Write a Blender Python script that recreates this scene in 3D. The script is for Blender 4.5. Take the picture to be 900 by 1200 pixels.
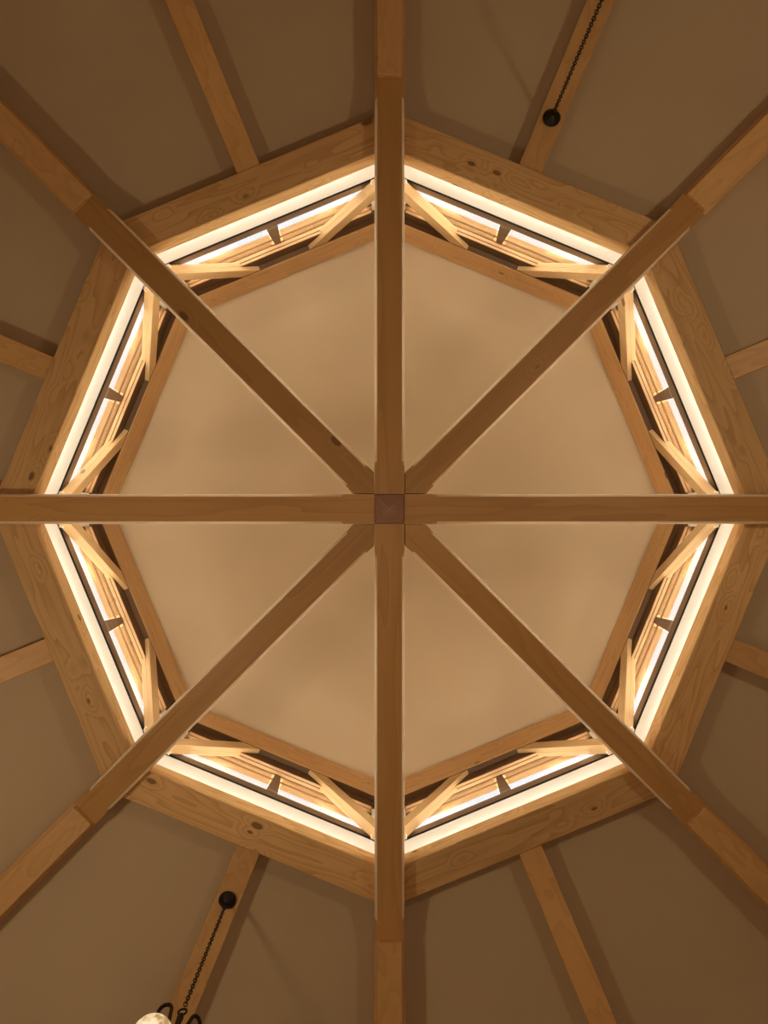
import bpy, bmesh, math, random
from mathutils import Vector, Matrix

random.seed(7)
for o in list(bpy.data.objects):
    bpy.data.objects.remove(o, do_unlink=True)
S = bpy.context.scene
COL = S.collection
PI = math.pi
R = math.radians

# ------------------------------------------------------------------ camera
# x = right in the photo, y = down in the photo, z = up in the room
cam_d = bpy.data.cameras.new('camera')
cam = bpy.data.objects.new('camera', cam_d)
COL.objects.link(cam)
cam.location = (-0.039, 0.021, -4.8)
cam.rotation_euler = (PI, 0, 0)
cam_d.sensor_fit = 'VERTICAL'
cam_d.sensor_height = 36.0
cam_d.lens = 24.0
cam_d.clip_start = 0.05
S.camera = cam

# ------------------------------------------------------------------ exposure
vs = S.view_settings
vs.view_transform = 'Standard'
vs.look = 'None'
vs.gamma = 1.0
vs.use_curve_mapping = False
vs.exposure = 0.0

# ------------------------------------------------------------------ sky
W = bpy.data.worlds.new('sky')
S.world = W
W.use_nodes = True
nt = W.node_tree
nt.nodes.clear()
n_out = nt.nodes.new('ShaderNodeOutputWorld')
n_bg = nt.nodes.new('ShaderNodeBackground')
n_tc = nt.nodes.new('ShaderNodeTexCoord')
n_sep = nt.nodes.new('ShaderNodeSeparateXYZ')
n_ramp = nt.nodes.new('ShaderNodeValToRGB')
n_map = nt.nodes.new('ShaderNodeMapRange')
n_map.inputs['From Min'].default_value = -0.3
n_map.inputs['From Max'].default_value = 1.0
nt.links.new(n_tc.outputs['Generated'], n_sep.inputs[0])
nt.links.new(n_sep.outputs['Z'], n_map.inputs['Value'])
nt.links.new(n_map.outputs[0], n_ramp.inputs[0])
cr = n_ramp.color_ramp
cr.elements[0].position = 0.0
cr.elements[0].color = (0.05, 0.035, 0.022, 1)
cr.elements[1].position = 1.0
cr.elements[1].color = (0.11, 0.10, 0.096, 1)
for p, c in ((0.215, (0.05, 0.036, 0.024)), (0.235, (1.0, 0.88, 0.70)), (0.52, (1.0, 0.88, 0.70)), (0.68, (0.095, 0.086, 0.079))):
    e = cr.elements.new(p)
    e.color = (*c, 1)
n_bg.inputs['Strength'].default_value = 20.0
# bluer sky towards two opposite quarters
n_dot = nt.nodes.new('ShaderNodeVectorMath'); n_dot.operation = 'DOT_PRODUCT'
n_dot.inputs[1].default_value = (0.85, 2.05, 0.0)
nt.links.new(n_tc.outputs['Generated'], n_dot.inputs[0])
n_abs = nt.nodes.new('ShaderNodeMath'); n_abs.operation = 'ABSOLUTE'
nt.links.new(n_dot.outputs['Value'], n_abs.inputs[0])
n_pw = nt.nodes.new('ShaderNodeMath'); n_pw.operation = 'POWER'; n_pw.use_clamp = True
nt.links.new(n_abs.outputs[0], n_pw.inputs[0]); n_pw.inputs[1].default_value = 6.0
n_hi = nt.nodes.new('ShaderNodeMapRange')
n_hi.inputs['From Min'].default_value = 0.4; n_hi.inputs['From Max'].default_value = 0.7
nt.links.new(n_sep.outputs['Z'], n_hi.inputs['Value'])
n_f = nt.nodes.new('ShaderNodeMath'); n_f.operation = 'MULTIPLY'
nt.links.new(n_pw.outputs[0], n_f.inputs[0]); nt.links.new(n_hi.outputs[0], n_f.inputs[1])
n_mix = nt.nodes.new('ShaderNodeMix'); n_mix.data_type = 'RGBA'
nt.links.new(n_f.outputs[0], n_mix.inputs[0])
nt.links.new(n_ramp.outputs[0], n_mix.inputs[6])
n_mix.inputs[7].default_value = (0.085, 0.105, 0.125, 1)
nt.links.new(n_mix.outputs[2], n_bg.inputs['Color'])
nt.links.new(n_bg.outputs[0], n_out.inputs[0])

# ------------------------------------------------------------------ room lamps and added fill lamp (below the frame)
def lamp(name, loc, power, color=(1, 0.70, 0.40), radius=0.12):
    l = bpy.data.lights.new(name, 'POINT')
    l.energy = power
    l.color = color
    l.shadow_soft_size = radius
    o = bpy.data.objects.new(name, l)
    COL.objects.link(o)
    o.location = loc
    return o
WARM = (1.0, 0.80, 0.56)
STRIP_W = 4.4
EAVE_W = 6.0
lamp('room_or_added_fill_lamp', (-2.3, 1.2, -2.8), 64, WARM, 0.14)
lamp('room_or_added_fill_lamp', (2.3, -0.9, -2.8), 50, WARM, 0.14)
lamp('room_or_added_fill_lamp', (0.2, 0.4, -5.4), 40, WARM, 0.5)  # unseen low lamp added as even fill

# ------------------------------------------------------------------ node helpers
def new_mat(name):
    m = bpy.data.materials.new(name)
    m.use_nodes = True
    t = m.node_tree
    t.nodes.clear()
    out = t.nodes.new('ShaderNodeOutputMaterial')
    b = t.nodes.new('ShaderNodeBsdfPrincipled')
    t.links.new(b.outputs[0], out.inputs[0])
    return m, t, b, out

def math_node(t, op, a=None, b=None, c=None, clamp=False):
    n = t.nodes.new('ShaderNodeMath')
    n.operation = op
    n.use_clamp = clamp
    for i, v in enumerate((a, b, c)):
        if v is None:
            continue
        if isinstance(v, (int, float)):
            n.inputs[i].default_value = v
        else:
            t.links.new(v, n.inputs[i])
    return n.outputs[0]

def mix_col(t, f, a, b, mode='MIX'):
    n = t.nodes.new('ShaderNodeMix')
    n.data_type = 'RGBA'
    n.blend_type = mode
    for s, v in ((n.inputs[0], f), (n.inputs[6], a), (n.inputs[7], b)):
        if isinstance(v, (int, float)):
            s.default_value = v
        elif isinstance(v, tuple):
            s.default_value = (*v, 1)
        else:
            t.links.new(v, s)
    return n.outputs[2]

def wood(name, light, dark, knot=(0.16, 0.07, 0.02), knots=0.5, grain=1.0, rough=0.45, spec=0.35):
    """pine with the grain running along the object's local X, knots with rings round them"""
    m, t, b, out = new_mat(name)
    tc = t.nodes.new('ShaderNodeTexCoord')
    oi = t.nodes.new('ShaderNodeObjectInfo')
    sc = t.nodes.new('ShaderNodeVectorMath'); sc.operation = 'SCALE'
    sc.inputs[0].default_value = (37.0, 11.3, 5.7)
    t.links.new(oi.outputs['Random'], sc.inputs['Scale'])
    add = t.nodes.new('ShaderNodeVectorMath'); add.operation = 'ADD'
    t.links.new(tc.outputs['Object'], add.inputs[0])
    t.links.new(sc.outputs[0], add.inputs[1])
    P = add.outputs[0]
    def mapping(v, s):
        n = t.nodes.new('ShaderNodeVectorMath'); n.operation = 'MULTIPLY'
        t.links.new(v, n.inputs[0]); n.inputs[1].default_value = s
        return n.outputs[0]
    # knots: one Voronoi cell in a few carries a knot
    vo = t.nodes.new('ShaderNodeTexVoronoi')
    vo.voronoi_dimensions = '3D'
    vo.inputs['Scale'].default_value = 1.0
    vo.inputs['Randomness'].default_value = 0.9
    t.links.new(mapping(P, (3.6, 7.0, 5.0)), vo.inputs['Vector'])
    d = vo.outputs['Distance']
    sepc = t.nodes.new('ShaderNodeSeparateColor')
    t.links.new(vo.outputs['Color'], sepc.inputs[0])
    has = math_node(t, 'LESS_THAN', sepc.outputs[0], knots)
    kr = math_node(t, 'MULTIPLY_ADD', sepc.outputs[1], 0.10, 0.07)
    inside = t.nodes.new('ShaderNodeMapRange'); inside.interpolation_type = 'SMOOTHSTEP'
    t.links.new(math_node(t, 'DIVIDE', d, kr), inside.inputs['Value'])
    inside.inputs['From Min'].default_value = 1.25; inside.inputs['From Max'].default_value = 0.7
    kmask = math_node(t, 'MULTIPLY', inside.outputs[0], has)
    near = t.nodes.new('ShaderNodeMapRange'); near.interpolation_type = 'SMOOTHSTEP'
    t.links.new(d, near.inputs['Value'])
    near.inputs['From Min'].default_value = 0.55; near.inputs['From Max'].default_value = 0.08
    bend = math_node(t, 'MULTIPLY', near.outputs[0], has)
    # long growth rings bent round the knots
    n1 = t.nodes.new('ShaderNodeTexNoise')
    n1.inputs['Scale'].default_value = 1.0; n1.inputs['Detail'].default_value = 2.0
    t.links.new(mapping(P, (0.55, 5.0, 5.0)), n1.inputs['Vector'])
    ring = math_node(t, 'ADD', math_node(t, 'MULTIPLY', n1.outputs['Fac'], 9.0 * grain),
                     math_node(t, 'MULTIPLY', bend, 2.2))
    fr = math_node(t, 'FRACT', ring)
    tri = math_node(t, 'POWER', fr, 2.2)
    n2 = t.nodes.new('ShaderNodeTexNoise')
    n2.inputs['Scale'].default_value = 1.0; n2.inputs['Detail'].default_value = 3.0
    t.links.new(mapping(P, (3.0, 90.0, 90.0)), n2.inputs['Vector'])
    n3 = t.nodes.new('ShaderNodeTexNoise')
    n3.inputs['Scale'].default_value = 1.0; n3.inputs['Detail'].default_value = 2.0
    t.links.new(mapping(P, (0.9, 3.0, 3.0)), n3.inputs['Vector'])
    f = math_node(t, 'ADD', math_node(t, 'MULTIPLY', tri, 0.42),
                  math_node(t, 'MULTIPLY', n2.outputs['Fac'], 0.38))
    f = math_node(t, 'ADD', f, math_node(t, 'MULTIPLY', n3.outputs['Fac'], 0.45))
    f = math_node(t, 'SUBTRACT', f, 0.12, clamp=True)
    c = mix_col(t, f, light, dark)
    # each timber a touch lighter or darker
    v = math_node(t, 'MULTIPLY_ADD', oi.outputs['Random'], 0.22, 0.89)
    comb = t.nodes.new('ShaderNodeCombineColor')
    for i in range(3):
        t.links.new(v, comb.inputs[i])
    c = mix_col(t, 1.0, c, comb.outputs[0], 'MULTIPLY')
    # knots: dark rim, mid heart
    heart = t.nodes.new('ShaderNodeMapRange')
    t.links.new(math_node(t, 'DIVIDE', d, kr), heart.inputs['Value'])
    heart.inputs['From Min'].default_value = 0.3; heart.inputs['From Max'].default_value = 0.85
    kc = mix_col(t, heart.outputs[0], tuple(0.35 * (x + y) for x, y in zip(dark, knot)), knot)
    c = mix_col(t, math_node(t, 'MULTIPLY', kmask, 0.85), c, kc)
    t.links.new(c, b.inputs['Base Color'])
    b.inputs['Roughness'].default_value = rough
    b.inputs['Specular IOR Level'].default_value = spec
    bp = t.nodes.new('ShaderNodeBump')
    bp.inputs['Strength'].default_value = 0.12; bp.inputs['Distance'].default_value = 0.004
    t.links.new(f, bp.inputs['Height'])
    t.links.new(bp.outputs[0], b.inputs['Normal'])
    return m

def paint(name, col, rough=0.85, var=0.10, scale=1.6, bump=0.1):
    m, t, b, out = new_mat(name)
    tc = t.nodes.new('ShaderNodeTexCoord')
    n = t.nodes.new('ShaderNodeTexNoise')
    n.inputs['Scale'].default_value = scale; n.inputs['Detail'].default_value = 4.0
    t.links.new(tc.outputs['Object'], n.inputs['Vector'])
    c = mix_col(t, n.outputs['Fac'], tuple(x * (1 - var) for x in col), tuple(min(1, x * (1 + var)) for x in col))
    t.links.new(c, b.inputs['Base Color'])
    b.inputs['Roughness'].default_value = rough
    b.inputs['Specular IOR Level'].default_value = 0.2
    n2 = t.nodes.new('ShaderNodeTexNoise')
    n2.inputs['Scale'].default_value = 60; n2.inputs['Detail'].default_value = 3
    t.links.new(tc.outputs['Object'], n2.inputs['Vector'])
    bp = t.nodes.new('ShaderNodeBump')
    bp.inputs['Strength'].default_value = bump; bp.inputs['Distance'].default_value = 0.01
    t.links.new(n2.outputs['Fac'], bp.inputs['Height'])
    t.links.new(bp.outputs[0], b.inputs['Normal'])
    return m

M = {}
M['spoke'] = wood('spoke_pine', (0.60, 0.335, 0.120), (0.44, 0.225, 0.070), knots=0.12, grain=0.6, rough=0.4, spec=0.35)
M['ring'] = wood('ring_pine', (0.88, 0.58, 0.27), (0.52, 0.27, 0.09), knots=0.5, grain=1.3)
M['rafter'] = wood('rafter_pine', (0.72, 0.42, 0.16), (0.54, 0.29, 0.10), knots=0.10, grain=0.8)
M['header'] = wood('header_pine', (0.74, 0.46, 0.20), (0.50, 0.27, 0.10), knots=0.40, grain=0.9)
M['lit_edge'] = wood('lit_edge_pale', (0.90, 0.72, 0.50), (0.80, 0.61, 0.40), knots=0.0, grain=0.5)  # pale colour imitates light along the beam chamfers
M['stain_shade'] = wood('stain_shade_pine', (0.15, 0.075, 0.026), (0.08, 0.038, 0.013), knots=0.4, grain=1.2)  # dark stain, with the shade under the header put into the colour
M['brace'] = wood('brace_pine', (0.70, 0.46, 0.22), (0.54, 0.33, 0.14), knots=0.15, grain=0.8)
M['post'] = wood('post_cedar', (0.46, 0.27, 0.19), (0.32, 0.17, 0.115), knots=0.1, grain=0.8)
M['frame'] = wood('window_oak', (0.26, 0.165, 0.095), (0.13, 0.075, 0.040), knots=0.05, grain=1.2)
M['soffit'] = wood('soffit_boards', (0.72, 0.46, 0.24), (0.55, 0.32, 0.15), knots=0.1, grain=0.8)
M['plaster'] = paint('ceiling_paint', (0.56, 0.43, 0.27), var=0.07)
M['curb'] = paint('white_paint', (0.86, 0.83, 0.76), var=0.02)
M['wall'] = paint('wall_paint', (0.50, 0.42, 0.32), var=0.05)
M['floor'] = wood('floor_oak', (0.34, 0.20, 0.10), (0.22, 0.12, 0.055), knots=0.05, grain=1.0)
M['roof'] = paint('roof_shingle', (0.34, 0.27, 0.20), var=0.3, scale=14)
M['dark'] = paint('seal_and_gap_shade', (0.015, 0.011, 0.008), var=0.2)  # window seal, and the shade of the slat gaps put into colour

def iron():
    m, t, b, out = new_mat('black_iron')
    n = t.nodes.new('ShaderNodeTexNoise'); n.inputs['Scale'].default_value = 40
    c = mix_col(t, n.outputs['Fac'], (0.010, 0.008, 0.007), (0.035, 0.024, 0.018))
    t.links.new(c, b.inputs['Base Color'])
    b.inputs['Metallic'].default_value = 0.6
    b.inputs['Roughness'].default_value = 0.42
    return m
M['iron'] = iron()

def glass():
    m, t, b, out = new_mat('window_glass')
    t.nodes.remove(b)
    tr = t.nodes.new('ShaderNodeBsdfTransparent')
    tr.inputs[0].default_value = (0.94, 0.95, 0.94, 1)
    gl = t.nodes.new('ShaderNodeBsdfGlossy')
    gl.inputs['Roughness'].default_value = 0.02
    fr = t.nodes.new('ShaderNodeFresnel'); fr.inputs['IOR'].default_value = 1.45
    mx = t.nodes.new('ShaderNodeMixShader')
    t.links.new(math_node(t, 'MULTIPLY', fr.outputs[0], 0.6), mx.inputs[0])
    t.links.new(tr.outputs[0], mx.inputs[1]); t.links.new(gl.outputs[0], mx.inputs[2])
    t.links.new(mx.outputs[0], out.inputs[0])
    return m
M['glass'] = glass()

def alabaster():
    m, t, b, out = new_mat('lit_mottled_glass')
    tc = t.nodes.new('ShaderNodeTexCoord')
    n = t.nodes.new('ShaderNodeTexNoise')
    n.inputs['Scale'].default_value = 16; n.inputs['Detail'].default_value = 5; n.inputs['Distortion'].default_value = 1.5
    t.links.new(tc.outputs['Object'], n.inputs['Vector'])
    r = t.nodes.new('ShaderNodeValToRGB')
    r.color_ramp.elements[0].position = 0.36; r.color_ramp.elements[0].color = (0.42, 0.27, 0.11, 1)
    r.color_ramp.elements[1].position = 0.62; r.color_ramp.elements[1].color = (0.95, 0.80, 0.55, 1)
    t.links.new(n.outputs['Fac'], r.inputs[0])
    t.links.new(r.outputs[0], b.inputs['Base Color'])
    t.links.new(r.outputs[0], b.inputs['Emission Color'])
    b.inputs['Emission Strength'].default_value = 0.75
    b.inputs['Roughness'].default_value = 0.18
    bp = t.nodes.new('ShaderNodeBump'); bp.inputs['Strength'].default_value = 0.4; bp.inputs['Distance'].default_value = 0.01
    t.links.new(n.outputs['Fac'], bp.inputs['Height']); t.links.new(bp.outputs[0], b.inputs['Normal'])
    return m
M['shade'] = alabaster()

# ------------------------------------------------------------------ mesh helpers
def hull_bm(bm, rings, cap=True):
    """loft closed rings of equal point count"""
    vv = [[bm.verts.new(p) for p in r] for r in rings]
    n = len(vv[0])
    for a, b in zip(vv[:-1], vv[1:]):
        for i in range(n):
            j = (i + 1) % n
            bm.faces.new((a[i], a[j], b[j], b[i]))
    if cap:
        bm.faces.new(list(reversed(vv[0])))
        bm.faces.new(vv[-1])

def box_bm(bm, x0, x1, y0, y1, z0, z1):
    hull_bm(bm, [[(x0, y0, z0), (x1, y0, z0), (x1, y1, z0), (x0, y1, z0)],
                 [(x0, y0, z1), (x1, y0, z1), (x1, y1, z1), (x0, y1, z1)]])

def obj(name, bm, mat, parent=None, loc=(0, 0, 0), rotz=0.0, bevel=0.0, smooth=False):
    bmesh.ops.remove_doubles(bm, verts=bm.verts, dist=1e-6)
    bmesh.ops.recalc_face_normals(bm, faces=bm.faces)
    me = bpy.data.meshes.new(name)
    bm.to_mesh(me); bm.free()
    for mm in (mat if isinstance(mat, (list, tuple)) else [mat]):
        me.materials.append(mm)
    if smooth:
        for p in me.polygons:
            p.use_smooth = True
    o = bpy.data.objects.new(name, me)
    COL.objects.link(o)
    o.location = loc
    o.rotation_euler = (0, 0, rotz)
    if parent:
        o.parent = parent
    if bevel:
        md = o.modifiers.new('bevel', 'BEVEL')
        md.width = bevel; md.segments = 2; md.limit_method = 'ANGLE'; md.angle_limit = R(40)
    return o

def empty(name, loc=(0, 0, 0), rotz=0.0):
    o = bpy.data.objects.new(name, None)
    o.empty_display_size = 0.1
    COL.objects.link(o)
    o.location = loc; o.rotation_euler = (0, 0, rotz)
    return o

def tag(o, label=None, cat=None, group=None, kind=None):
    if label: o['label'] = label
    if cat: o['category'] = cat
    if group: o['group'] = group
    if kind: o['kind'] = kind
    return o

def bar_bm(bm, sections):
    hull_bm(bm, sections)

def tube_bm(bm, pts, rad, n=8, closed=False):
    pts = [Vector(p) for p in pts]
    rings = []
    N = len(pts)
    prev = None
    for i, p in enumerate(pts):
        if closed:
            d = pts[(i + 1) % N] - pts[i - 1]
        else:
            d = pts[min(i + 1, N - 1)] - pts[max(i - 1, 0)]
        d.normalize()
        if prev is None:
            u = d.orthogonal().normalized()
        else:
            u = (prev - d * prev.dot(d)).normalized()
        prev = u
        w = d.cross(u)
        r = rad(i / (N - 1)) if callable(rad) else rad
        rings.append([p + (u * math.cos(2 * PI * k / n) + w * math.sin(2 * PI * k / n)) * r for k in range(n)])
    if closed:
        rings.append(rings[0])
        hull_bm(bm, rings, cap=False)
    else:
        hull_bm(bm, rings)

def lathe_bm(bm, prof, n=28, cx=0, cy=0):
    rings = [[(cx + r * math.cos(2 * PI * k / n), cy + r * math.sin(2 * PI * k / n), z) for k in range(n)] for r, z in prof]
    hull_bm(bm, rings)

# ------------------------------------------------------------------ plan
C8, S8, T8 = math.cos(PI / 8), math.sin(PI / 8), math.tan(PI / 8)
HALF = 0.105                                   # half width of a radial beam
PITCH = 0.364
RING_OUT, RING_IN = 2.657, 2.405
RING_Z0, RING_Z1 = 0.12, 0.263
CEIL0 = 0.30                                   # lower ceiling height at the ring's outer face
WALL_AP = 5.10
FLOOR_Z = -6.10
XW = 2.49                                      # window wall plane
SILL, HEAD = 0.643, 1.255
WHEAD = 1.40                                   # top of the window, hidden behind the header
HEAD_IN, HEAD_OUT = 2.388, 2.56
CASE, CASE_Z = 2.434, 1.12                     # casing board hanging behind the header's lower edge
CAP0 = 1.611
EAVE = 2.728
STEP = 3.03

def ceil_z(ap):
    return CEIL0 - (ap - RING_OUT) * PITCH
def cap_z(ap):
    return CAP0 - (ap - HEAD_IN) * PITCH
def octa(ap, z):
    r = ap / C8
    return [(r * math.cos(k * PI / 4), r * math.sin(k * PI / 4), z) for k in range(8)]
def thalf(x, gap=HALF):
    return x * T8 - gap / C8

DIRS = ['right', 'lower right', 'bottom', 'lower left', 'left', 'upper left', 'top', 'upper right']
BAYS = []
for k in range(8):
    BAYS.append((k * 45 + 22.5, DIRS[k], DIRS[(k + 1) % 8]))
BAYNAME = ['right side, just below the middle', 'bottom right', 'bottom left', 'left side, just below the middle',
           'left side, just above the middle', 'top left', 'top right', 'right side, just above the middle']

# ------------------------------------------------------------------ room shell
bm = bmesh.new()
hull_bm(bm, [octa(WALL_AP + 0.2, FLOOR_Z - 0.15), octa(WALL_AP + 0.2, FLOOR_Z)])
tag(obj('floor', bm, M['floor']), kind='structure')
SIDES = ['east_southeast', 'south_southeast', 'south_southwest', 'west_southwest', 'west_northwest', 'north_northwest', 'north_northeast', 'east_northeast']
for k, (a, d0, d1) in enumerate(BAYS):
    bm = bmesh.new()
    t0, t1 = WALL_AP * T8, (WALL_AP + 0.18) * T8
    zt0, zt1 = ceil_z(WALL_AP) - 0.002, ceil_z(WALL_AP + 0.18) - 0.002
    hull_bm(bm, [[(-t0, WALL_AP, FLOOR_Z), (t0, WALL_AP, FLOOR_Z), (t1, WALL_AP + .18, FLOOR_Z), (-t1, WALL_AP + .18, FLOOR_Z)],
                 [(-t0, WALL_AP, zt0), (t0, WALL_AP, zt0), (t1, WALL_AP + .18, zt1), (-t1, WALL_AP + .18, zt1)]])
    tag(obj('wall_' + SIDES[k], bm, M['wall'], rotz=R(a) - PI / 2), kind='structure')

# lower ceiling: eight slopes falling outwards from the ring, shingled outside
bm = bmesh.new()
ap_i, ap_o = XW + 0.165, WALL_AP + 0.7
rings = [octa(ap_i, ceil_z(ap_i)), octa(ap_o, ceil_z(ap_o)), octa(ap_o, ceil_z(ap_o) + 0.2), octa(ap_i, ceil_z(ap_i) + 0.2)]
rings.append(rings[0])
hull_bm(bm, rings, cap=False)
ce = tag(obj('ceiling', bm, [M['plaster'], M['roof']]), kind='structure')
for p in ce.data.polygons:
    if p.index >= 8:
        p.material_index = 1

# upper ceiling: the eight-sided cap of the lantern
bm = bmesh.new()
apex = CAP0 + HEAD_IN * PITCH
inner = [bm.verts.new(p) for p in octa(EAVE + 0.03, cap_z(EAVE + 0.03))]
outer = [bm.verts.new((x, y, z + 0.16)) for x, y, z in octa(EAVE + 0.03, cap_z(EAVE + 0.03))]
a0 = bm.verts.new((0, 0, apex)); a1 = bm.verts.new((0, 0, apex + 0.16))
for i in range(8):
    j = (i + 1) % 8
    bm.faces.new((inner[i], inner[j], a0))
for i in range(8):
    j = (i + 1) % 8
    bm.faces.new((outer[j], outer[i], a1))
    bm.faces.new((inner[j], inner[i], outer[i], outer[j]))
ce = tag(obj('ceiling', bm, [M['plaster'], M['roof']]), kind='structure')
for p in ce.data.polygons:
    p.material_index = 0 if p.index < 8 else 1

# ------------------------------------------------------------------ each bay's white kerb, window, soffit
for k, (a, d0, d1) in enumerate(BAYS):
    rz = R(a) - PI / 2
    # white painted upstand between ring beam and window
    bm = bmesh.new()
    x0, x1 = XW, XW + 0.16
    g = 0.105
    hull_bm(bm, [[(-thalf(x0, g), x0, RING_Z1 - .02), (thalf(x0, g), x0, RING_Z1 - .02), (thalf(x1, g), x1, RING_Z1 - .02), (-thalf(x1, g), x1, RING_Z1 - .02)],
                 [(-thalf(x0, g), x0, SILL), (thalf(x0, g), x0, SILL), (thalf(x1, g), x1, SILL), (-thalf(x1, g), x1, SILL)]])
    tag(obj('trim_%d' % (k + 1), bm, M['curb'], rotz=rz), kind='structure')

    # window
    win = tag(empty('window_%d' % (k + 1), (0, 0, 0), rz), kind='structure')
    y0, y1 = XW + 0.004, XW + 0.05
    tw = thalf(y0, 0.108)
    bm = bmesh.new()
    zt = WHEAD - 0.003
    zb = SILL + 0.004
    RAIL = 0.125
    TOP = 0.03
    box_bm(bm, -tw, tw, y0, y1, zb, zb + RAIL)
    box_bm(bm, -tw, tw, y0, y1, zt - TOP, zt)
    box_bm(bm, -tw, -tw + 0.085, y0, y1, zb + RAIL, zt - TOP)
    box_bm(bm, tw - 0.085, tw, y0, y1, zb + RAIL, zt - TOP)
    obj('window_frame', bm, M['frame'], win)
    # dark seal under the bottom rail
    bm = bmesh.new()
    box_bm(bm, -tw, tw, y0 - 0.012, y0 - 0.001, zb, zb + 0.014)
    obj('weather_seal', bm, M['dark'], win)
    # centre mullion stands proud of the frame
    bm = bmesh.new()
    zm = 1.19
    hull_bm(bm, [[(-.05, y0 - .012, zb + RAIL + .001), (.05, y0 - .012, zb + RAIL + .001), (.05, y1 + .012, zb + RAIL + .001), (-.05, y1 + .012, zb + RAIL + .001)],
                 [(-.022, y0 + .006, zm), (.022, y0 + .006, zm), (.034, y1 + .012, zm), (-.034, y1 + .012, zm)]])
    box_bm(bm, -.012, .012, y1 - .02, y1, zm + .0005, zt - TOP - .001)
    obj('mullion', bm, M['frame'], win, bevel=0.004)
    # slim sash stiles and two panes
    for s in (-1, 1):
        bm = bmesh.new()
        xa, xb = 0.052, tw - 0.087
        if s < 0:
            xa, xb = -xb, -xa
        box_bm(bm, xa, xb, y0 + 0.02, y0 + 0.026, zb + RAIL + 0.001, zt - TOP - 0.001)
        obj('pane', bm, M['glass'], win)

    # slatted eave soffit outside the glass
    bm = bmesh.new()
    nb = 4
    xs0, xs1 = HEAD_OUT + 0.005, EAVE
    wb = (xs1 - xs0) / nb
    for i in range(nb):
        xa, xb = xs0 + i * wb + 0.0075, xs0 + (i + 1) * wb - 0.0075
        za, zbb = cap_z(xa) - 0.050, cap_z(xb) - 0.050
        ta, tb = xa * T8 - 0.01, xb * T8 - 0.01
        hull_bm(bm, [[(-ta, xa, za), (ta, xa, za), (tb, xb, zbb), (-tb, xb, zbb)],
                     [(-ta, xa, za + .026), (ta, xa, za + .026), (tb, xb, zbb + .026), (-tb, xb, zbb + .026)]])
    sf = obj('soffit', bm, M['soffit'], rotz=rz)
    tag(sf, 'slatted wood eave soffit seen through the window between the %s and %s radial beams' % (d0, d1), 'soffit', 'slatted soffits outside the clerestory windows')
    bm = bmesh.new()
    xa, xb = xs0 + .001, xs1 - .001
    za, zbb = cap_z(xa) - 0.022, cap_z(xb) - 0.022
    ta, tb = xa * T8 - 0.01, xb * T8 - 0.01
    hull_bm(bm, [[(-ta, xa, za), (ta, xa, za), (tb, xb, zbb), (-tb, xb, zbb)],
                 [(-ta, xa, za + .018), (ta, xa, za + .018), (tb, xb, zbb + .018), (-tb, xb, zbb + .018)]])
    obj('gap_shade_board', bm, M['dark'], sf)  # near-black board paints shade into the gaps between slats
    # unseen strip light added on the ring beam to brighten kerb and braces
    L = bpy.data.lights.new('added_cove_light', 'AREA')
    L.shape = 'RECTANGLE'; L.size = 1.7; L.size_y = 0.025
    L.energy = STRIP_W; L.color = (1.0, 0.93, 0.80); L.spread = R(165)
    lo = bpy.data.objects.new('added_cove_light', L)
    COL.objects.link(lo)
    lo.matrix_world = Matrix.Rotation(rz, 4, 'Z') @ Matrix.Translation((0, 2.422, 0.275)) @ Matrix.Rotation(PI, 4, 'X')

for k, (a, d0, d1) in enumerate(BAYS):
    # unseen strip light added outside below each window to brighten the eave
    L = bpy.data.lights.new('added_eave_light', 'AREA')
    L.shape = 'RECTANGLE'; L.size = 1.8; L.size_y = 0.05
    L.energy = EAVE_W; L.color = (1.0, 0.84, 0.64); L.spread = R(120)
    lo = bpy.data.objects.new('added_eave_light', L)
    COL.objects.link(lo)
    lo.matrix_world = Matrix.Rotation(R(a) - PI / 2, 4, 'Z') @ Matrix.Translation((0, 2.72, 0.60)) @ Matrix.Rotation(PI, 4, 'X')

# white corner posts between the windows (behind the radial beams)
for k in range(8):
    bm = bmesh.new()
    box_bm(bm, 2.595, 2.79, -0.145, 0.145, SILL + 0.004, HEAD - 0.002)
    box_bm(bm, 2.70, 2.79, -0.10, 0.10, RING_Z1 + 0.002, SILL + 0.004)
    tag(obj('trim_%d' % (k + 9), bm, M['curb'], rotz=k * PI / 4), kind='structure')

# ------------------------------------------------------------------ big octagon ring beam, eight timbers
for k, (a, d0, d1) in enumerate(BAYS):
    bm = bmesh.new()
    sec = lambda x: thalf(x, HALF + 0.001)
    b = 0.006
    pts = [(RING_IN, RING_Z0 + b), (RING_IN + b, RING_Z0), (RING_OUT - b, RING_Z0), (RING_OUT, RING_Z0 + b), (RING_OUT, CEIL0 - 0.003), (RING_OUT - .03, CEIL0 - .003), (RING_OUT - .03, RING_Z1 - .022), (XW + .0, RING_Z1 - .022), (XW - 0.001, RING_Z1), (RING_IN, RING_Z1)]
    hull_bm(bm, [[(-sec(x), x, z) for x, z in pts], [(sec(x), x, z) for x, z in pts]])
    o = obj('ring_beam', bm, M['ring'], rotz=R(a) - PI / 2)
    tag(o, 'wide knotty pine ring beam spanning between the %s and %s radial beams' % (d0, d1), 'beam', 'octagonal ring beams below the windows')

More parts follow.
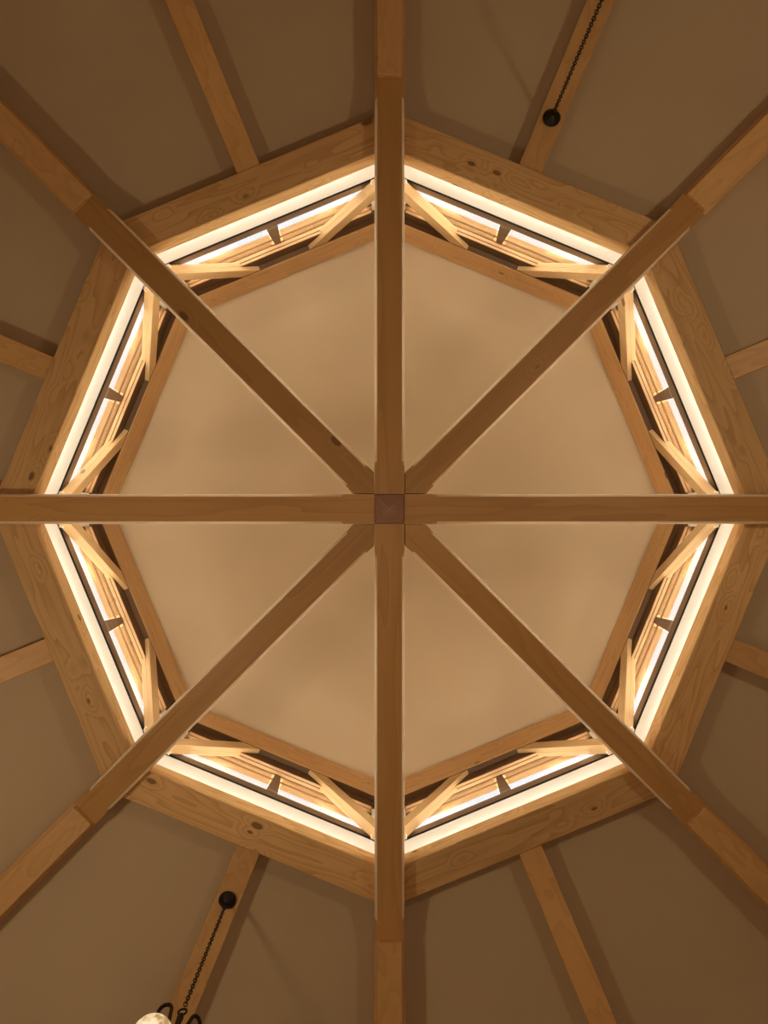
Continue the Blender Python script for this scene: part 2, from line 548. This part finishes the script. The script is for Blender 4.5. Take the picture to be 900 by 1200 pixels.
# upper ring: header beams over the windows
for k, (a, d0, d1) in enumerate(BAYS):
    bm = bmesh.new()
    b = 0.006
    pts = [(HEAD_IN, HEAD + b), (HEAD_IN + b, HEAD), (XW, HEAD), (XW, WHEAD), (HEAD_OUT, WHEAD), (HEAD_OUT, cap_z(HEAD_OUT) - .003), (HEAD_IN, cap_z(HEAD_IN) - .003)]
    hull_bm(bm, [[(-x * T8 + .001, x, z) for x, z in pts], [(x * T8 - .001, x, z) for x, z in pts]])
    o = obj('header_beam', bm, M['header'], rotz=R(a) - PI / 2)
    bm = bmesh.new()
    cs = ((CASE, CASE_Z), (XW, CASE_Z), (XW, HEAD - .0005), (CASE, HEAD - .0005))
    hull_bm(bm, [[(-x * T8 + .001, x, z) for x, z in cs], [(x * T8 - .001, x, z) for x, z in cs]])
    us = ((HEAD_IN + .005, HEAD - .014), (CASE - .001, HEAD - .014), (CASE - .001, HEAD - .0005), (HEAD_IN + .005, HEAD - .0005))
    hull_bm(bm, [[(-x * T8 + .001, x, z) for x, z in us], [(x * T8 - .001, x, z) for x, z in us]])  # thin strip carries the shade of the header's underside in its colour
    tag(obj('stain_shade_board', bm, M['stain_shade'], o), 'board under the header, dark stain and shade in its colour')
    bm = bmesh.new()
    for xa, xb in ((CASE + .001, CASE + .022), (CASE + .029, XW - .001)):
        us = ((xa, CASE_Z - .010), (xb, CASE_Z - .010), (xb, CASE_Z - .0005), (xa, CASE_Z - .0005))
        hull_bm(bm, [[(-x * T8 + .16, x, z) for x, z in us], [(x * T8 - .16, x, z) for x, z in us]])
    obj('lit_head_trim', bm, M['soffit'], o)  # pale strips added so the casing's underside looks lit
    tag(o, 'narrow upper ring header beam over the window between %s and %s radial beams' % (d0, d1), 'beam', 'upper ring headers under the lantern ceiling')

# ------------------------------------------------------------------ knee braces, two per bay
BX0, BX1 = 2.392, 2.472
def brace_bm(s):
    bm = bmesh.new()
    za, zb = SILL - 0.03, HEAD - 0.0145
    ta = thalf(BX1, HALF + 0.004)          # foot against the radial beam's post line
    tb = 0.235
    dx, dz = ta - tb, zb - za
    L = math.hypot(dx, dz)
    h = 0.115
    px = h * L / dz                         # width of a level cut
    vz = h * L / dx
    prof = [(ta, za - 0.0), (ta, za + vz), (tb + px, zb), (tb, zb)]
    xm = CASE - 0.002
    zc = CASE_Z - 0.011
    k_ = (zb - zc) * dx / dz
    low = [(ta, za), (ta, za + vz), (tb + px + k_, zc), (tb + k_, zc)]
    for pr, xa, xb in ((prof, BX0, xm), (low, xm, BX1)):
        pr = [(s * t, z) for t, z in pr]
        hull_bm(bm, [[(t, xa, z) for t, z in pr], [(t, xb, z) for t, z in pr]])
    return bm
BAYSHORT = ['lower right-hand window', 'bottom right window', 'bottom left window', 'lower left-hand window', 'upper left-hand window', 'top left window', 'top right window', 'upper right-hand window']
for k, (a, d0, d1) in enumerate(BAYS):
    for s in (-1, 1):
        bm = brace_bm(s)
        # turn so that the grain follows the brace
        near = d0 if s < 0 else d1
        cx = s * 0.57
        cz = 0.93
        ang = math.atan2(HEAD - SILL, thalf(BX1) - 0.235) * (-s)
        mt = Matrix.Rotation(-ang, 4, 'Y')
        mtx = Matrix.Translation((cx, 2.43, cz)) @ Matrix.Rotation(-ang, 4, 'Y')
        inv = mtx.inverted()
        for v in bm.verts:
            v.co = inv @ v.co
        o = obj('knee_brace', bm, M['brace'], bevel=0.004)
        o.matrix_world = Matrix.Rotation(R(a) - PI / 2, 4, 'Z') @ mtx
        side = 'beside the %s radial beam' % near
        tag(o, 'diagonal knee brace under header of the %s, %s' % (BAYSHORT[k], side), 'brace', 'knee braces under the window headers')

# ------------------------------------------------------------------ radial beams
def spoke_bm(diag):
    bm = bmesh.new()
    h = 0.21
    hh = 0.10
    cw, chh = 0.0175, 0.055
    def section(x, c):
        w = HALF
        c1 = max(c * cw, 0.0006); c2 = max(c * chh, 0.0006)
        return [(x, -w + c1, 0), (x, w - c1, 0), (x, w, c2), (x, w, h), (x, -w, h), (x, -w, c2)]
    x0 = (2.414 * HALF + 0.009 if diag else hh + 0.003)
    xs = [(x0, 0), (0.30 if not diag else 0.30, 0), (0.33, 1), (STEP - 0.13, 1), (STEP - 0.10, 0), (STEP, 0)]
    rings = [section(x, c) for x, c in xs]
    hull_bm(bm, rings)
    if diag:   # pointed end fitting between the two neighbours
        n = bm.verts
        w = HALF
        p = 2 ** 0.5 * 0.105 + 0.006
        hull_bm(bm, [[(x0 - .0005, -w + .001, 0), (x0 - .0005, w - .001, 0), (p, 0.0, 0)],
                     [(x0 - .0005, -w + .001, h), (x0 - .0005, w - .001, h), (p, 0.0, h)]])
    return bm
for k in range(8):
    bm = spoke_bm(k % 2 == 1)
    o = obj('radial_beam', bm, M['spoke'], rotz=k * PI / 4)
    tag(o, 'long chamfered pine beam running from the hub to the %s of the photo' % (DIRS[k] if ' ' not in DIRS[k] else DIRS[k] + ' corner') if k % 2 else 'long chamfered pine beam running straight from the hub to the %s edge' % DIRS[k], 'beam', 'radial beams meeting at the hub')

    # pale strip that paints light onto each chamfer, stopped short of the hub
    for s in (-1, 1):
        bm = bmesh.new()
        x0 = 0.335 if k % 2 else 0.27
        def lit_edge(x, f):
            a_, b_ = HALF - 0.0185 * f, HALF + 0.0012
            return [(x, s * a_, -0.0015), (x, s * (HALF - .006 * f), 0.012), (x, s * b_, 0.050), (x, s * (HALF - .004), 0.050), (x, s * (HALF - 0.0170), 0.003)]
        hull_bm(bm, [lit_edge(0.335, 1), lit_edge(STEP - 0.135, 1)])
        obj('lit_edge_strip', bm, M['lit_edge'], o)

# hip rafters carrying on beyond the step
HS = PITCH * C8
for k in range(8):
    bm = bmesh.new()
    def section(x):
        zt = CEIL0 - (x * C8 - RING_OUT) * PITCH - 0.019
        zb = zt - 0.272
        wn, ww = 0.0855, 0.108
        return [(x, -wn, zb), (x, wn, zb), (x, wn, zb + .085), (x, ww, zb + .09), (x, ww, zt), (x, -ww, zt), (x, -ww, zb + .09), (x, -wn, zb + .085)]
    hull_bm(bm, [section(STEP + 0.001), section(5.2)])
    o = obj('hip_rafter', bm, M['rafter'], rotz=k * PI / 4, bevel=0.004)
    tag(o, 'sloping hip rafter beyond the step at the end of the %s radial beam' % DIRS[k], 'rafter', 'hip rafters of the lower roof')

# mid-bay jack rafters
for k, (a, d0, d1) in enumerate(BAYS):
    bm = bmesh.new()
    def section(y):
        zt = ceil_z(y) - 0.002
        zb = zt - 0.16
        w = 0.088
        return [(y, -w, zb), (y, w, zb), (y, w, zt), (y, -w, zt)]
    hull_bm(bm, [section(RING_OUT + 0.001), section(WALL_AP - 0.05)])
    o = obj('jack_rafter', bm, M['rafter'], rotz=R(a), bevel=0.005)
    tag(o, 'narrow plain rafter on the sloping ceiling, midway between %s and %s hip rafters' % (d0, d1), 'rafter', 'mid-bay rafters of the lower roof')

# hub: centre post with a pyramid tip
bm = bmesh.new()
q = 0.1
hull_bm(bm, [[(-q, -q, -0.012), (q, -q, -0.012), (q, q, -0.012), (-q, q, -0.012)],
             [(-q, -q, 0.6), (q, -q, 0.6), (q, q, 0.6), (-q, q, 0.6)]], cap=False)
vs_ = sorted([v for v in bm.verts if v.co.z < 0], key=lambda v: math.atan2(v.co.y, v.co.x))
tp = bm.verts.new((0, 0, -0.13))
for i in range(4):
    bm.faces.new((vs_[i], vs_[(i + 1) % 4], tp))
vt = sorted([v for v in bm.verts if v.co.z > 0.5], key=lambda v: math.atan2(v.co.y, v.co.x))
bm.faces.new(vt)
hub = obj('hub_post', bm, M['post'], bevel=0.002)
tag(hub, 'square reddish hub post with a pyramid tip where all radial beams meet', 'post')

# ------------------------------------------------------------------ chandeliers
CH_L = 1.06
def chandelier(x, y, label):
    ap = x * math.cos(R(0))
    root = empty('chandelier', (0, 0, 0))
    # canopy on the rafter
    bm = bmesh.new()
    lathe_bm(bm, [(0.062, 0.0), (0.062, -0.012), (0.05, -0.024), (0.03, -0.040), (0.012, -0.052), (0.001, -0.054)])
    obj('canopy', bm, M['iron'], root, smooth=False)
    # chain of oval links
    bm = bmesh.new()
    pitch = 0.024
    n = int((CH_L - 0.06) / pitch)
    for i in range(n):
        zc = -0.062 - i * pitch
        c, s_ = math.cos(i * PI / 2 + 0.5), math.sin(i * PI / 2 + 0.5)
        pts = []
        for j in range(12):
            u = 2 * PI * j / 12
            w = 0.010 * math.cos(u)
            pts.append((w * c, w * s_, zc + 0.0175 * math.sin(u)))
        tube_bm(bm, pts, 0.0034, 6, closed=True)
    obj('chain', bm, M['iron'], root, smooth=True)
    # stem with loop
    bm = bmesh.new()
    z0 = -CH_L
    tube_bm(bm, [(0.022 * math.cos(2 * PI * j / 16), 0, z0 - 0.02 + 0.022 * math.sin(2 * PI * j / 16)) for j in range(16)], 0.006, 8, closed=True)
    lathe_bm(bm, [(0.012, z0 - .04), (0.018, z0 - .06), (0.014, z0 - .12), (0.022, z0 - .2), (0.013, z0 - .30), (0.03, z0 - .44), (0.022, z0 - .60), (0.03, z0 - .64), (0.004, z0 - .68)], 16)
    obj('stem', bm, M['iron'], root, smooth=True)
    # scrolled arms and glass shades
    for th_ in (178, 48, 110):
        th = R(th_ + CH_SC)
        c, s_ = math.cos(th), math.sin(th)
        bm = bmesh.new()
        pts = []
        for j in range(30):
            u = j / 29
            # rises from the stem, curls over near the top
            if u < 0.45:
                v = u / 0.45
                r_, z_ = 0.015 + 0.05 * v, z0 - 0.33 + 0.32 * v
            else:
                v = (u - 0.45) / 0.55
                aa = PI - v * 1.55 * PI
                r_, z_ = 0.065 + 0.038 + 0.038 * math.cos(aa) * (1 - .3 * v), z0 - 0.01 + 0.055 * math.sin(aa) * (1 - .3 * v)
            pts.append((r_ * c, r_ * s_, z_))
        tube_bm(bm, pts, 0.0105, 8)
        obj('scroll', bm, M['iron'], root, smooth=True)
    for q_ in range(3):
        th = R(CH_PH + 120 * q_)
        c, s_ = math.cos(th), math.sin(th)
        bm = bmesh.new()
        tube_bm(bm, [((0.015 + 0.175 * t_) * c, (0.015 + 0.175 * t_) * s_, z0 - 0.58 - 0.10 * math.sin(PI * t_)) for t_ in [i / 10 for i in range(11)]], 0.008, 8)
        obj('arm', bm, M['iron'], root, smooth=True)
        cx_, cy_ = 0.19 * c, 0.19 * s_
        bm = bmesh.new()
        lathe_bm(bm, [(0.010, z0 - .595), (0.026, z0 - .58), (0.036, z0 - .560), (0.030, z0 - .545)], 16, cx_, cy_)
        obj('shade_holder', bm, M['iron'], root, smooth=True)
        bm = bmesh.new()
        prof = []
        for i in range(17):
            u = i / 16
            aa = -PI / 2 + 0.25 + (PI - 0.27) * u
            prof.append((0.102 * math.cos(aa), z0 - 0.455 + 0.102 * math.sin(aa)))
        lathe_bm(bm, prof, 32, cx_, cy_)
        obj('glass_shade', bm, M['shade'], root, smooth=True)
    tag(root, label, 'chandelier', 'chandeliers hanging from the mid-bay rafters')
    return root
AX = 2.985                                      # distance of the canopy along its rafter
zc = ceil_z(AX) - 0.163
CH_PH = -97
CH_SC = 0
a1 = R(112.5)
ch = chandelier(0, 0, 'black iron chandelier with mottled glass shade at the lower left')
ch.location = (AX * math.cos(a1), AX * math.sin(a1), zc)
CH_PH = 52.5
CH_L = 1.18
CH_SC = 180
a2 = R(-67.5)
ch = chandelier(0, 0, 'black chandelier chain and canopy on the rafter at the upper right')
ch.location = (AX * math.cos(a2), AX * math.sin(a2), zc)
